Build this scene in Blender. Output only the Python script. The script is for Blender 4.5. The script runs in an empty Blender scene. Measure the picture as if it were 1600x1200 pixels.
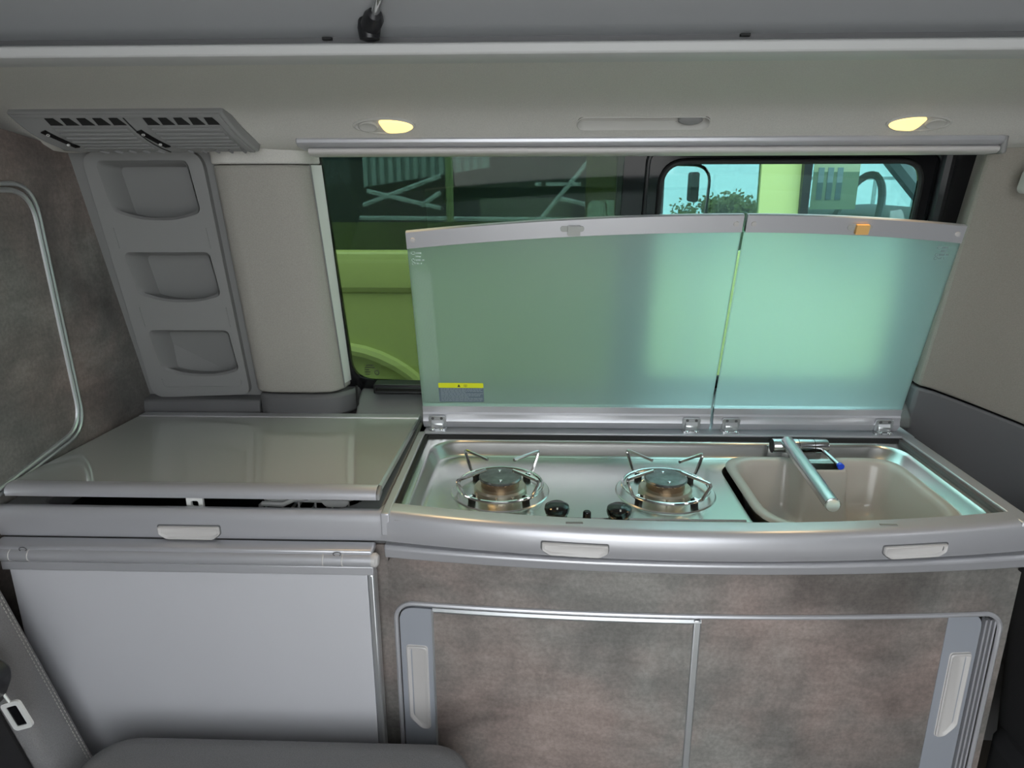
import bpy, bmesh, math, random
from mathutils import Vector, Matrix
random.seed(7)
SC = bpy.context.scene
COL = SC.collection
PI = math.pi

# ------------------------------------------------------------------ camera
def cam_axes(p, y, r):
    f = Vector((-math.sin(y)*math.cos(p), math.cos(y)*math.cos(p), -math.sin(p)))
    R = Vector((math.cos(y), math.sin(y), 0)); u = R.cross(f)
    return R*math.cos(r)+u*math.sin(r), u*math.cos(r)-R*math.sin(r), f
CAM_R, CAM_U, CAM_F = cam_axes(math.radians(16.3), math.radians(2.0), math.radians(-0.15))
cd = bpy.data.cameras.new('camera'); cam = bpy.data.objects.new('camera', cd); COL.objects.link(cam)
cd.sensor_fit = 'HORIZONTAL'; cd.sensor_width = 36; cd.lens = 1100*36/1600; cd.clip_start = 0.02; cd.clip_end = 200
m = Matrix((CAM_R, CAM_U, -CAM_F)).transposed().to_4x4(); m.translation = (0, 0, 1.40); cam.matrix_world = m
SC.camera = cam

# ------------------------------------------------------------------ world: a bright overcast sky
w = bpy.data.worlds.new('sky'); SC.world = w; w.use_nodes = True
bg = w.node_tree.nodes['Background']; bg.inputs[0].default_value = (0.93, 0.97, 1.0, 1); bg.inputs[1].default_value = 4.6
SC.view_settings.view_transform = 'Standard'; SC.view_settings.look = 'None'
SC.view_settings.gamma = 1; SC.view_settings.use_curve_mapping = False
SC.view_settings.exposure = 0.10

# ------------------------------------------------------------------ materials
def nodes(name):
    mt = bpy.data.materials.new(name); mt.use_nodes = True
    return mt, mt.node_tree, mt.node_tree.nodes['Principled BSDF']
def mat(name, col, rough=.5, metal=0, bump=None, var=None, coat=0, spec=None, aniso=0):
    mt, nt, b = nodes(name)
    b.inputs['Base Color'].default_value = (*col, 1); b.inputs['Roughness'].default_value = rough
    b.inputs['Metallic'].default_value = metal; b.inputs['Coat Weight'].default_value = coat
    if spec is not None: b.inputs['Specular IOR Level'].default_value = spec
    tc = nt.nodes.new('ShaderNodeTexCoord')
    if bump:
        n = nt.nodes.new('ShaderNodeTexNoise'); n.inputs['Scale'].default_value = bump[0]; n.inputs['Detail'].default_value = 3
        bp = nt.nodes.new('ShaderNodeBump'); bp.inputs['Strength'].default_value = bump[1]; bp.inputs['Distance'].default_value = .002
        nt.links.new(tc.outputs['Object'], n.inputs['Vector']); nt.links.new(n.outputs['Fac'], bp.inputs['Height']); nt.links.new(bp.outputs['Normal'], b.inputs['Normal'])
    if var:
        n = nt.nodes.new('ShaderNodeTexNoise'); n.inputs['Scale'].default_value = var[0]; n.inputs['Detail'].default_value = 4
        r = nt.nodes.new('ShaderNodeValToRGB'); a = var[1]
        r.color_ramp.elements[0].position = .3; r.color_ramp.elements[1].position = .7
        r.color_ramp.elements[0].color = (*[c*(1-a) for c in col], 1); r.color_ramp.elements[1].color = (*[min(1, c*(1+a)) for c in col], 1)
        nt.links.new(tc.outputs['Object'], n.inputs['Vector']); nt.links.new(n.outputs['Fac'], r.inputs['Fac']); nt.links.new(r.outputs['Color'], b.inputs['Base Color'])
    return mt
def brushed(name, col, rough, axis):
    mt, nt, b = nodes(name); b.inputs['Base Color'].default_value = (*col, 1); b.inputs['Metallic'].default_value = 1
    tc = nt.nodes.new('ShaderNodeTexCoord'); mp = nt.nodes.new('ShaderNodeMapping')
    mp.inputs['Scale'].default_value = [(6 if i == axis else 420) for i in range(3)]
    n = nt.nodes.new('ShaderNodeTexNoise'); n.inputs['Scale'].default_value = 1; n.inputs['Detail'].default_value = 2
    mr = nt.nodes.new('ShaderNodeMapRange'); mr.inputs['To Min'].default_value = rough-.05; mr.inputs['To Max'].default_value = rough+.06
    nt.links.new(tc.outputs['Object'], mp.inputs['Vector']); nt.links.new(mp.outputs[0], n.inputs['Vector'])
    nt.links.new(n.outputs['Fac'], mr.inputs['Value']); nt.links.new(mr.outputs[0], b.inputs['Roughness'])
    return mt
def laminate(name):
    mt, nt, b = nodes(name); tc = nt.nodes.new('ShaderNodeTexCoord'); L = nt.links.new
    def noise(sc, det, dist, scale=(1, 1, 1), rgh=.6):
        mp = nt.nodes.new('ShaderNodeMapping'); mp.inputs['Scale'].default_value = scale
        n = nt.nodes.new('ShaderNodeTexNoise'); n.inputs['Scale'].default_value = sc; n.inputs['Detail'].default_value = det
        n.inputs['Distortion'].default_value = dist; n.inputs['Roughness'].default_value = rgh
        L(tc.outputs['Object'], mp.inputs['Vector']); L(mp.outputs[0], n.inputs['Vector']); return n
    def ramp(src, p0, c0, p1, c1):
        r = nt.nodes.new('ShaderNodeValToRGB'); e = r.color_ramp.elements
        e[0].position = p0; e[0].color = (*c0, 1); e[1].position = p1; e[1].color = (*c1, 1); L(src.outputs['Fac'], r.inputs['Fac']); return r
    def mix(mode, fac, a, bb):
        x = nt.nodes.new('ShaderNodeMix'); x.data_type = 'RGBA'; x.blend_type = mode; x.inputs[0].default_value = fac
        L(a, x.inputs[6]); L(bb, x.inputs[7]); return x.outputs[2]
    big = ramp(noise(4.5, 8, .6, rgh=.62), .33, (.125, .108, .100), .66, (.300, .258, .238))
    hue = ramp(noise(3.0, 3, .3), .4, (.86, .96, .96), .62, (1.08, 1.0, .975))
    streak = ramp(noise(5, 8, .2, (1.2, 1.2, 6), .7), .42, (.78, .78, .78), .58, (1.05, 1.05, 1.05))
    fine = ramp(noise(160, 4, 0), .3, (.74, .74, .74), .7, (1.16, 1.16, 1.16))
    c = mix('MULTIPLY', 1, big.outputs[0], hue.outputs[0]); c = mix('MULTIPLY', .6, c, streak.outputs[0]); c = mix('MULTIPLY', .8, c, fine.outputs[0])
    L(c, b.inputs['Base Color']); b.inputs['Roughness'].default_value = .55
    return mt
def window_glass(name, tint, refl=.08, rough=.0):
    mt = bpy.data.materials.new(name); mt.use_nodes = True; nt = mt.node_tree; nt.nodes.clear(); L = nt.links.new
    o = nt.nodes.new('ShaderNodeOutputMaterial'); t = nt.nodes.new('ShaderNodeBsdfTransparent'); t.inputs[0].default_value = (*tint, 1)
    g = nt.nodes.new('ShaderNodeBsdfGlossy'); g.inputs['Roughness'].default_value = rough; g.inputs[0].default_value = (.9, .95, .93, 1)
    x = nt.nodes.new('ShaderNodeMixShader'); x.inputs[0].default_value = refl
    L(t.outputs[0], x.inputs[1]); L(g.outputs[0], x.inputs[2]); L(x.outputs[0], o.inputs[0]); return mt
def frosted_glass(name):
    mt = bpy.data.materials.new(name); mt.use_nodes = True; nt = mt.node_tree; nt.nodes.clear(); L = nt.links.new
    o = nt.nodes.new('ShaderNodeOutputMaterial')
    r = nt.nodes.new('ShaderNodeBsdfRefraction'); r.inputs['Color'].default_value = (.89, .98, .98, 1); r.inputs['Roughness'].default_value = .48; r.inputs['IOR'].default_value = 1.34
    d = nt.nodes.new('ShaderNodeBsdfTranslucent'); d.inputs['Color'].default_value = (.84, .97, .97, 1)
    f = nt.nodes.new('ShaderNodeBsdfDiffuse'); f.inputs['Color'].default_value = (.5, .56, .53, 1)
    g = nt.nodes.new('ShaderNodeBsdfGlossy'); g.inputs['Roughness'].default_value = .25; g.inputs['Color'].default_value = (.9, .95, .93, 1)
    x1 = nt.nodes.new('ShaderNodeMixShader'); x1.inputs[0].default_value = .26
    x2 = nt.nodes.new('ShaderNodeMixShader'); x2.inputs[0].default_value = .10
    x3 = nt.nodes.new('ShaderNodeMixShader'); x3.inputs[0].default_value = .05
    L(r.outputs[0], x1.inputs[1]); L(d.outputs[0], x1.inputs[2]); L(x1.outputs[0], x2.inputs[1]); L(f.outputs[0], x2.inputs[2])
    L(x2.outputs[0], x3.inputs[1]); L(g.outputs[0], x3.inputs[2]); L(x3.outputs[0], o.inputs[0]); return mt
def emit(name, col, s):
    mt, nt, b = nodes(name); b.inputs['Base Color'].default_value = (*col, 1)
    b.inputs['Emission Color'].default_value = (*col, 1); b.inputs['Emission Strength'].default_value = s; return mt

M = dict(
    liner=mat('headliner fabric', (.58, .565, .525), .95, bump=(900, .35), var=(500, .06)),
    pillar=mat('pillar fabric', (.36, .345, .31), .95, bump=(700, .4), var=(450, .07)),
    plastic=mat('grey moulded plastic', (.25, .25, .247), .6, bump=(1200, .12)),
    plastic2=mat('grey smooth plastic', (.22, .22, .218), .45),
    dark=mat('dark grey plastic', (.125, .125, .127), .6, bump=(1000, .15)),
    sill=mat('sill grey plastic', (.16, .17, .165), .6, bump=(1000, .12)),
    black=mat('black plastic', (.012, .012, .014), .35),
    rubber=mat('black rubber', (.01, .01, .01), .7),
    gloss=mat('black gloss', (.006, .006, .007), .12),
    alu=mat('anodised aluminium', (.55, .55, .575), .34, metal=.45),
    alu2=mat('satin aluminium trim', (.68, .70, .71), .28, metal=.8),
    doorgrey=mat('blue grey door strip', (.36, .38, .42), .4, metal=.2),
    steel=brushed('brushed stainless steel', (.72, .715, .69), .23, 0),
    chrome=mat('chrome', (.80, .80, .80), .09, metal=1),
    faucet=mat('satin chrome', (.62, .63, .64), .2, metal=1),
    handle=mat('pale grey handle plastic', (.56, .54, .525), .4),
    table=mat('pale grey table board', (.53, .53, .555), .5, bump=(900, .05), var=(3, .03)),
    lam=laminate('concrete look laminate'),
    sink=mat('beige sink plastic', (.52, .485, .44), .28, coat=.2),
    coolglass=mat('pale coated glass', (.46, .475, .455), .06, coat=1.0),
    white=mat('white plastic', (.72, .72, .70), .4),
    seat=mat('grey seat fabric', (.225, .22, .222), .95, bump=(1100, .5), var=(700, .12)),
    seatdark=mat('black seat fabric', (.018, .018, .02), .95, bump=(900, .4)),
    thread=mat('pale thread', (.42, .41, .38), .8),
    brass=mat('heated brass', (.36, .27, .19), .38, metal=.9),
    plate=mat('burner plate alloy', (.52, .48, .39), .36, metal=.85),
    cap=mat('burner cap steel', (.22, .23, .23), .3, metal=.9, var=(60, .3)),
    blue=mat('blue cap', (.02, .08, .75), .4),
    yellow=mat('yellow sticker', (.80, .86, .02), .5),
    stick=mat('grey sticker', (.13, .18, .22), .5),
    print=mat('grey print', (.30, .36, .38), .6),
    pale=mat('pale print', (.62, .74, .70), .6),
    orange=mat('orange catch', (.80, .47, .16), .5),
    clear=mat('clear grey plastic', (.40, .41, .39), .25),
    pane=window_glass('tinted window glass', (.43, .51, .43), .03),
    sash=window_glass('sliding window glass', (.76, .95, .94), .04),
    privacy=window_glass('privacy glass', (.64, .70, .72), .05),
    vglass=window_glass('car window glass', (.60, .68, .68), .05),
    frost=frosted_glass('frosted lid glass'),
    lime=mat('lime paint', (.45, .50, .19), .35, coat=.5),
    asphalt=mat('pale concrete', (.46, .45, .43), .9, var=(1.5, .10)),
    grass=mat('grass', (.15, .22, .06), .95, var=(6, .4)),
    hall=mat('dark hall wall', (.035, .04, .045), .8),
    corr=mat('corrugated metal', (.52, .58, .58), .5),
    brace=mat('galvanised steel brace', (.72, .76, .78), .5),
    dash=mat('grey dashboard', (.20, .23, .24), .7),
    bark=mat('bark', (.10, .085, .06), .9),
    leaf=mat('young leaves', (.22, .20, .05), .8),
    paper=mat('paper sheet', (.72, .70, .45), .8),
    lampring=mat('lamp ring plastic', (.50, .49, .46), .6),
    strip=mat('pale roof strip', (.50, .50, .49), .5),
    lamp=emit('lit lamp lens', (1.0, .76, .30), 1.25),
    floor=mat('brown floor', (.10, .09, .08), .6, var=(8, .3)),
)

# ------------------------------------------------------------------ mesh helpers
class MB:
    def __init__(s): s.v = []; s.f = []
    def add(s, vs, fs):
        n = len(s.v); s.v += [tuple(p) for p in vs]; s.f += [tuple(i+n for i in f) for f in fs]; return s
    def box(s, x0, x1, y0, y1, z0, z1, mx=None):
        vs = [Vector((x, y, z)) for z in (z0, z1) for y in (y0, y1) for x in (x0, x1)]
        if mx: vs = [mx @ p for p in vs]
        return s.add(vs, [(0, 1, 3, 2), (4, 6, 7, 5), (0, 4, 5, 1), (2, 3, 7, 6), (0, 2, 6, 4), (1, 5, 7, 3)])
    def loft(s, loops, cap0=True, cap1=True, closed=True):
        k = len(loops[0]); vs = [p for l in loops for p in l]; fs = []
        for i in range(len(loops)-1):
            for j in range(k if closed else k-1):
                a = i*k+j; b = i*k+(j+1) % k; fs.append((a, b, b+k, a+k))
        if cap0: fs.append(tuple(reversed(range(k))))
        if cap1: fs.append(tuple((len(loops)-1)*k+j for j in range(k)))
        return s.add(vs, fs)
    def lathe(s, prof, c=(0, 0, 0), n=32, axis='z'):
        loops = []
        for r, z in prof:
            l = []
            for j in range(n):
                a = 2*PI*j/n; p = (r*math.cos(a), r*math.sin(a), z)
                if axis == 'x': p = (p[2], p[0], p[1])
                if axis == 'y': p = (p[0], p[2], p[1])
                l.append((p[0]+c[0], p[1]+c[1], p[2]+c[2]))
            loops.append(l)
        return s.loft(loops)
    def tube(s, path, r, n=10, closed=False):
        P = [Vector(p) for p in path]; k = len(P); loops = []; ref = None
        for i, p in enumerate(P):
            a = P[(i-1) % k] if (closed or i > 0) else p; b = P[(i+1) % k] if (closed or i < k-1) else p
            t = (b-a).normalized()
            if ref is None:
                ref = t.orthogonal().normalized()
            ref = (ref - t*ref.dot(t)).normalized(); q = t.cross(ref)
            rr = r[i] if isinstance(r, (list, tuple)) else r
            loops.append([p+ref*math.cos(2*PI*j/n)*rr+q*math.sin(2*PI*j/n)*rr for j in range(n)])
        if closed: loops.append(loops[0]); return s.loft(loops, False, False)
        return s.loft(loops)
    def cyl(s, a, b, r, n=20, r2=None):
        return s.tube([a, b], [r, r if r2 is None else r2], n)
    def sweepx(s, xs, prof):              # prof(x) -> closed loop of (y, z)
        return s.loft([[(x, y, z) for y, z in prof(x)] for x in xs])
    def build(s, name, mt, parent=None, bevel=0, seg=2, smooth=35, loc=None):
        me = bpy.data.meshes.new(name); me.from_pydata(s.v, [], s.f)
        bm = bmesh.new(); bm.from_mesh(me); bmesh.ops.remove_doubles(bm, verts=bm.verts, dist=1e-6)
        bmesh.ops.recalc_face_normals(bm, faces=bm.faces); bm.to_mesh(me); bm.free()
        return link(name, me, mt, parent, bevel, seg, smooth, loc)
def link(name, me, mt, parent=None, bevel=0, seg=2, smooth=35, loc=None):
    me.materials.append(M[mt] if isinstance(mt, str) else mt)
    o = bpy.data.objects.new(name, me); COL.objects.link(o)
    if smooth:
        me.shade_smooth(); me.set_sharp_from_angle(angle=math.radians(smooth))
    if bevel:
        b = o.modifiers.new('bevel', 'BEVEL'); b.width = bevel; b.segments = seg; b.limit_method = 'ANGLE'; b.angle_limit = math.radians(40)
    if loc: o.location = loc
    if parent is not None: put(o, parent)
    return o
def put(o, parent):
    o.parent = parent
    inv = Matrix.Identity(4); q = parent; mats = []
    while q is not None:
        mats.append(local(q)); q = q.parent
    for mm in reversed(mats): inv = inv @ mm
    o.matrix_parent_inverse = inv.inverted()
def local(o):
    mm = Matrix.LocRotScale(o.location, o.rotation_euler, o.scale)
    return o.matrix_parent_inverse @ mm if o.parent else mm
def thing(name, label, cat, loc=(0, 0, 0), group=None):
    o = bpy.data.objects.new(name, None); COL.objects.link(o); o.location = loc; o.empty_display_size = .05
    o['label'] = label; o['category'] = cat
    if group: o['group'] = group
    return o
def tag(o, label, cat, group=None):
    o['label'] = label; o['category'] = cat
    if group: o['group'] = group
    return o
def struct(o, label=None):
    o['kind'] = 'structure'
    if label: o['label'] = label
    return o
def room(name, label=None, loc=(0, 0, 0)):
    o = bpy.data.objects.new(name, None); COL.objects.link(o); o.location = loc; return struct(o, label)
def rrect(x0, x1, y0, y1, r, n=8):
    rs = r if isinstance(r, (list, tuple)) else [r]*4       # (x1,y1),(x0,y1),(x0,y0),(x1,y0)
    out = []
    for (cx, cy, a0), q in zip([(x1, y1, 0), (x0, y1, 90), (x0, y0, 180), (x1, y0, 270)], rs):
        sx = -1 if cx == x1 else 1; sy = -1 if cy == y1 else 1
        for i in range(n+1):
            a = math.radians(a0+90*i/n); out.append((cx+sx*q+q*math.cos(a), cy+sy*q+q*math.sin(a)))
    return out
def roundpoly(pts, rad, n=5):
    k = len(pts); out = []
    for i in range(k):
        p = Vector(pts[i]); a = (Vector(pts[i-1])-p); b = (Vector(pts[(i+1) % k])-p)
        r = rad[i] if isinstance(rad, (list, tuple)) else rad
        if r <= 0: out.append(tuple(p)); continue
        r = min(r, a.length*.49, b.length*.49); s = p+a.normalized()*r; e = p+b.normalized()*r
        for j in range(n+1):
            t = j/n; q = s*(1-t)**2+p*2*t*(1-t)+e*t*t; out.append(tuple(q))
    return out
def holed(loops, fn, depth_fn=None):
    """plane plate with holes: first loop outer, the others holes (2-D); fn maps (u, v) to the front surface, depth_fn to the back"""
    bm = bmesh.new(); edges = []
    for l in loops:
        vs = [bm.verts.new((p[0], p[1], 0)) for p in l]
        edges += [bm.edges.new((vs[i], vs[(i+1) % len(vs)])) for i in range(len(vs))]
    bmesh.ops.triangle_fill(bm, use_beauty=True, use_dissolve=False, edges=edges)
    bm.verts.index_update(); uv = [(v.co.x, v.co.y) for v in bm.verts]; fs = [tuple(v.index for v in f.verts) for f in bm.faces]; bm.free()
    mb = MB(); mb.add([fn(*p) for p in uv], fs)
    if depth_fn:
        mb.add([depth_fn(*p) for p in uv], [tuple(reversed(f)) for f in fs])
        for l in loops:
            k = len(l); mb.add([fn(*p) for p in l]+[depth_fn(*p) for p in l], [(i, (i+1) % k, (i+1) % k+k, i+k) for i in range(k)])
    return mb
def cut(o, cutter_mb):
    c = cutter_mb.build('cutter', 'black', smooth=0); md = o.modifiers.new('cut', 'BOOLEAN'); md.object = c; md.operation = 'DIFFERENCE'; md.solver = 'EXACT'
    bpy.context.view_layer.update()
    me = bpy.data.meshes.new_from_object(o.evaluated_get(bpy.context.evaluated_depsgraph_get())); old = o.data
    o.modifiers.clear(); o.data = me; me.name = o.name
    if len(me.materials) == 0: me.materials.append(old.materials[0])
    bpy.data.objects.remove(c); me.shade_smooth(); me.set_sharp_from_angle(angle=math.radians(35)); return o
def copy_tree(o, loc, rz=0, label=None):
    c = o.copy(); COL.objects.link(c); c.location = loc; c.rotation_euler[2] = rz
    if label: c['label'] = label
    for ch in [x for x in list(bpy.data.objects) if x.parent == o]:
        k = ch.copy(); COL.objects.link(k); k.parent = c
        for g in [x for x in list(bpy.data.objects) if x.parent == ch and x is not k]:
            q = g.copy(); COL.objects.link(q); q.parent = k
    return c
def lin(a, b, n): return [a+(b-a)*i/(n-1) for i in range(n)]

# wall planes: the side of the van leans inwards towards the roof
def ywall(z, off=0): return 1.497-.285*(z-.9)-off        # inner face of the side wall; off = towards the viewer
LEAN = math.atan(.296)
def ylid(z): return 1.389-.296*(z-.9)
# ================================================================== SETTING
# floor, ground
struct(MB().box(-1.6, 1.9, -.40, 1.62, -.06, 0).build('floor', 'floor'), 'brown vinyl floor of the van')
# side wall below and around the window (outer skin)
wm = holed([[(-1.5, 0.0), (1.6, 0.0), (1.6, 1.60), (-1.5, 1.60)], rrect(-.430, .815, .915, 1.475, .03)],
           lambda x, z: (x, ywall(max(z, .9))+.035, z), lambda x, z: (x, ywall(max(z, .9))+.085, z))
struct(wm.build('wall_back', 'plastic2', smooth=0), 'grey inner skin of the van side around the window')

struct(MB().loft([[(x, -.64, z), (x, 1.02, z), (x, 1.02, z+.05), (x, -.64, z+.05)] for x, z in ((-1.6, 1.80), (1.8, 2.15))]).build('ceiling_light_block', 'plastic2'), 'unseen pop top roof shell, added and sloped to keep light off the rear')  # out of view; reach and slope shade the rear from top light
struct(MB().box(.68, 1.8, -.62, -.56, 0, 2.2).build('wall_door_light_block', 'dark'), 'unseen van side added behind the viewer to narrow the light from the door opening')  # out of view; added so the right edge gets less door light
struct(MB().box(-1.6, -.42, -.62, -.56, 0, 1.80).build('wall_left_light_block', 'plastic2'), 'unseen closed van side behind the viewer, added to darken the left')  # out of view; blocks daylight from behind on the left
struct(MB().box(-1.6, -1.54, -.6, 1.6, 0, 1.9).build('wall_left', 'plastic2'), 'rear end of the van interior')
ws = holed([[(-.62, 0), (1.62, 0), (1.62, 1.9), (-.62, 1.9)], rrect(.80, 1.25, 1.10, 1.40, .08)], lambda y, z: (1.75, y, z), lambda y, z: (1.80, y, z)).build('wall_cab_light_block', 'dark', smooth=0)
struct(ws, 'unseen dark cab end with a small windscreen opening, added to block light from the right')  # out of view; closes the right side so the wardrobe stays dark
# ---- headliner with grip recess
HP = [(1.335, 1.446), (1.29, 1.449), (1.265, 1.459), (1.240, 1.479), (1.216, 1.499), (1.190, 1.5105), (1.13, 1.5215), (1.05, 1.5325), (.958, 1.5430)]
def liner_z(y):
    for (a, za), (b, zb) in zip(HP, HP[1:]):
        if b <= y <= a: return za+(zb-za)*(a-y)/(a-b)
    return HP[0][1]
liner = MB().sweepx(lin(-1.5, 1.6, 60), lambda x: HP+[(y, z+(.03 if y > 1.04 else .004)) for y, z in reversed(HP)]).build('ceiling', 'liner', smooth=60)
SLOPE = math.atan2(.020, .0245)
def lpt(x, v, d, y0=1.2325):      # point on the sloped lower zone of the headliner: v up the slope, d out of it
    return (x, y0-v*math.cos(SLOPE)-d*math.sin(SLOPE), liner_z(y0)+v*math.sin(SLOPE)-d*math.cos(SLOPE))
cutter = MB()
lp = []
for k in range(7):
    t = k/6; sc = math.cos(t*PI/2*.8)
    lp.append([lpt(.173+u*(1 if k < 1 else 1), v, .010-.030*math.sin(t*PI/2)) for u, v in rrect(-.108-.02*sc+.02, .108+.02*sc-.02, -.0145*(.55+.45*sc), .0145*(.55+.45*sc), .0079, 6)])
cutter.loft(lp); cut(liner, cutter)
struct(liner, 'grey fabric headliner above the kitchen window')
gp = lambda i, d: [lpt(.173+u, v, d) for u, v in rrect(-.109+i, .109-i, -.0150+i, .0150-i, .0145-i, 6)]
MB().loft([gp(0, .0003), gp(.0012, .0012), gp(.0025, .0003), gp(.0055, -.012), gp(.0062, -.0135)], False, True).build('grip_recess', mat('pale grip cup', (.52, .51, .48), .7), liner, smooth=50)
gb = lambda s_, d: [lpt(.249+.020*s_*math.cos(a), .004+.009*s_*math.sin(a), d) for a in [2*PI*q/20 for q in range(20)]]
MB().loft([gb(1, -.013), gb(1, -.002), gb(.8, .0006)]).build('grip_bolt_cover', 'plastic', liner, smooth=50)

# ---- roof edge strip, dark channel, raised bed board
struct(MB().sweepx(lin(-1.5, 1.6, 6), lambda x: [(.955, 1.541), (.938, 1.5465), (.938, 1.5585), (.955, 1.5625), (1.0, 1.5625), (1.0, 1.541)]).build('trim_1', 'strip', bevel=.002), 'pale plastic strip along the roof opening')
struct(MB().box(-1.5, 1.6, .985, 1.03, 1.5555, 1.5995).build('trim_2', 'dark'), 'dark channel above the pale roof strip')
board = thing('roof_bed_board', 'pale grey underside board of the raised roof bed with rounded end', 'bed board', (0, .99, 1.57))
bl = roundpoly([(-1.5, 0), (.93, 0), (.985, .09), (1.02, .30), (1.05, .9), (-1.5, .9)], [0, .004, .06, .1, .05, 0])
by = lambda v: .985-v*math.cos(math.radians(20)); bz = lambda v: 1.574+v*math.sin(math.radians(20))
holed([bl], lambda x, v: (x, by(v), bz(v)), lambda x, v: (x, by(v)+.01, bz(v)+.028)).build('board', mat('bed board laminate', (.40, .41, .42), .5, bump=(600, .08)), board)
ep = [(.93, 0), (.985, .09), (1.02, .30), (1.05, .9)]
MB().tube([(x+.004, by(v)-.003, bz(v)+.004) for x, v in roundpoly([(.925, -.01)]+ep[0:], .05, 6)], .006).build('edge_seal', 'rubber', board)
for x in (-.27, .26, .62):
    MB().box(x-.006, x+.006, .978, .986, 1.5705, 1.5735).build('edge_clip', 'rubber', board)
struct(MB().sweepx([.90, 1.6], lambda x: [(1.0, 1.56), (.60, 1.72), (.0, 2.0), (.0, 2.03), (.60, 1.75), (1.0, 1.60)]).build('trim_3', 'dark'), 'dark grey roof cover beside the bed board')
# gas strut
st = thing('gas_strut', 'black gas strut with ball socket on the roof edge', 'strut', (-.20, .955, 1.565))
MB().lathe([(.006, -.014), (.0125, -.012), (.0145, 0), (.0125, .012), (.006, .014)], (-.209, .953, 1.578), 16, 'z').build('ball_socket', 'black', st)
MB().tube([(-.209, .953, 1.578), (-.199, .935, 1.586), (-.195, .925, 1.5890)], [.0125, .0125, .0085], 14).build('socket_neck', 'black', st)
MB().tube([(-.199, .935, 1.586), (-.075, .62, 1.682)], .0052, 12).build('piston_rod', 'chrome', st)
MB().tube([(-.076, .622, 1.6815), (.02, .38, 1.755)], .010, 14).build('cylinder', 'black', st)

# ================================================================== WARDROBE at the rear (left)
WX = -.86
wd = thing('wardrobe', 'tall wardrobe with dark concrete look side and rounded pale framed door', 'wardrobe', (WX-.2, 1.2, 0))
def wy(z): return ywall(max(z, .9))+.01
prof = [(.935, 0), (.935, 1.50), (.96, 1.50), (1.10, 1.49), (wy(1.45), 1.449), (wy(.9), .9), (wy(.9), 0)]
MB().loft([[(WX, y, z) for y, z in prof], [(WX-.5, y, z) for y, z in prof]]).build('side_panel', 'lam', wd, smooth=0)
dl = roundpoly([(.945, .9237), (1.0125, .9255), (1.224, .9525), (1.203, 1.384), (.945, 1.384)], [0, .10, .052, .055, 0], 8)
wdoor = holed([dl], lambda y, z: (WX+.004, y, z), lambda y, z: (WX-.002, y, z)).build('door', 'lam', wd, smooth=0)
MB().tube([(WX+.004, y, z) for y, z in dl], .0045, 8, True).build('door_trim', 'alu2', wdoor)
dl2 = [(y+(.012 if y > .9 else 0)*(1 if y > 1.1 else .2), z+(.010 if z > 1.2 else -.010)) for y, z in dl]
MB().tube([(WX+.002, y, z) for y, z in dl2], .0042, 8, True).build('door_frame', 'alu2', wdoor)
MB().tube([(WX+.004, wy(z)-.002, z) for z in lin(.905, 1.45, 8)], .003, 6).build('edge_strip', 'alu2', wd)

# ================================================================== SIDE TRIM (left of the window)
sp = thing('pillar_storage_panel', 'grey plastic pillar panel with three open pockets', 'storage panel', (-.72, 1.45, .93))
def SY(z, d=0): return ywall(z, .012+d)
rects = [(-.835, 1.452, .958)]
sl = lambda z: -.832-(1.45-z)*.03
outer = roundpoly([(-.846, .935), (-.626, .945), (-.607, 1.448), (-.830, 1.448)], [.03, .02, .03, .03], 6)
def pocket_loop(x0, x1, zb, zt, i=0):
    return roundpoly([(x0+i, zt-i), (x0+.004+i, zb+.016+i), (x0+.055, zb+i), (x1-.050, zb+i), (x1-i, zb+.014+i), (x1-.002-i, zt-i)][::-1], [.010, .012, .03, .03, .012, .012], 5)
PK = [(-.806, -.634, 1.325, 1.432), (-.807, -.636, 1.160, 1.262), (-.809, -.638, .990, 1.097)]
pl = holed([outer]+[pocket_loop(*p) for p in PK], lambda x, z: (x, SY(z, .014), z), lambda x, z: (x, SY(z), z)).build('panel', 'plastic', sp, bevel=.003, smooth=30)
for p in PK:
    l0 = pocket_loop(*p); l1 = pocket_loop(*p, i=.004)
    l2 = pocket_loop(p[0]+.014, p[1]-.004, p[2]-.014, p[3]-.006, .004)
    MB().loft([[(x, SY(z, .0155), z) for x, z in l0], [(x, SY(z, .010), z) for x, z in l1], [(x, SY(z, -.030), z) for x, z in l2]], False, True).build('pocket', 'plastic2', sp, smooth=50)
for (za, zb) in ((1.310, 1.270), (1.148, 1.105)):
    for x in (-.812, -.632):
        MB().tube([(x, SY(za, .0145), za), (x-.001, SY(zb, .0145), zb)], .0012, 5).build('rib', 'plastic', sp)
MB().tube([(x, SY(z, .0145), z) for x, z in roundpoly([(-.813, .982), (-.815, .962), (-.640, .966), (-.639, .982)], [0, .012, .012, 0])], .0012, 5).build('rib', 'plastic', sp)
# backing trim behind the pocket panel
struct(holed([[(-.862, .93), (-.58, .93), (-.58, 1.455), (-.862, 1.455)]]+[pocket_loop(*p) for p in PK], lambda x, z: (x, SY(z, .0), z), lambda x, z: (x, SY(z, -.07), z)).build('trim_4', 'plastic2'), 'grey backing strip around the pocket panel')
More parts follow.
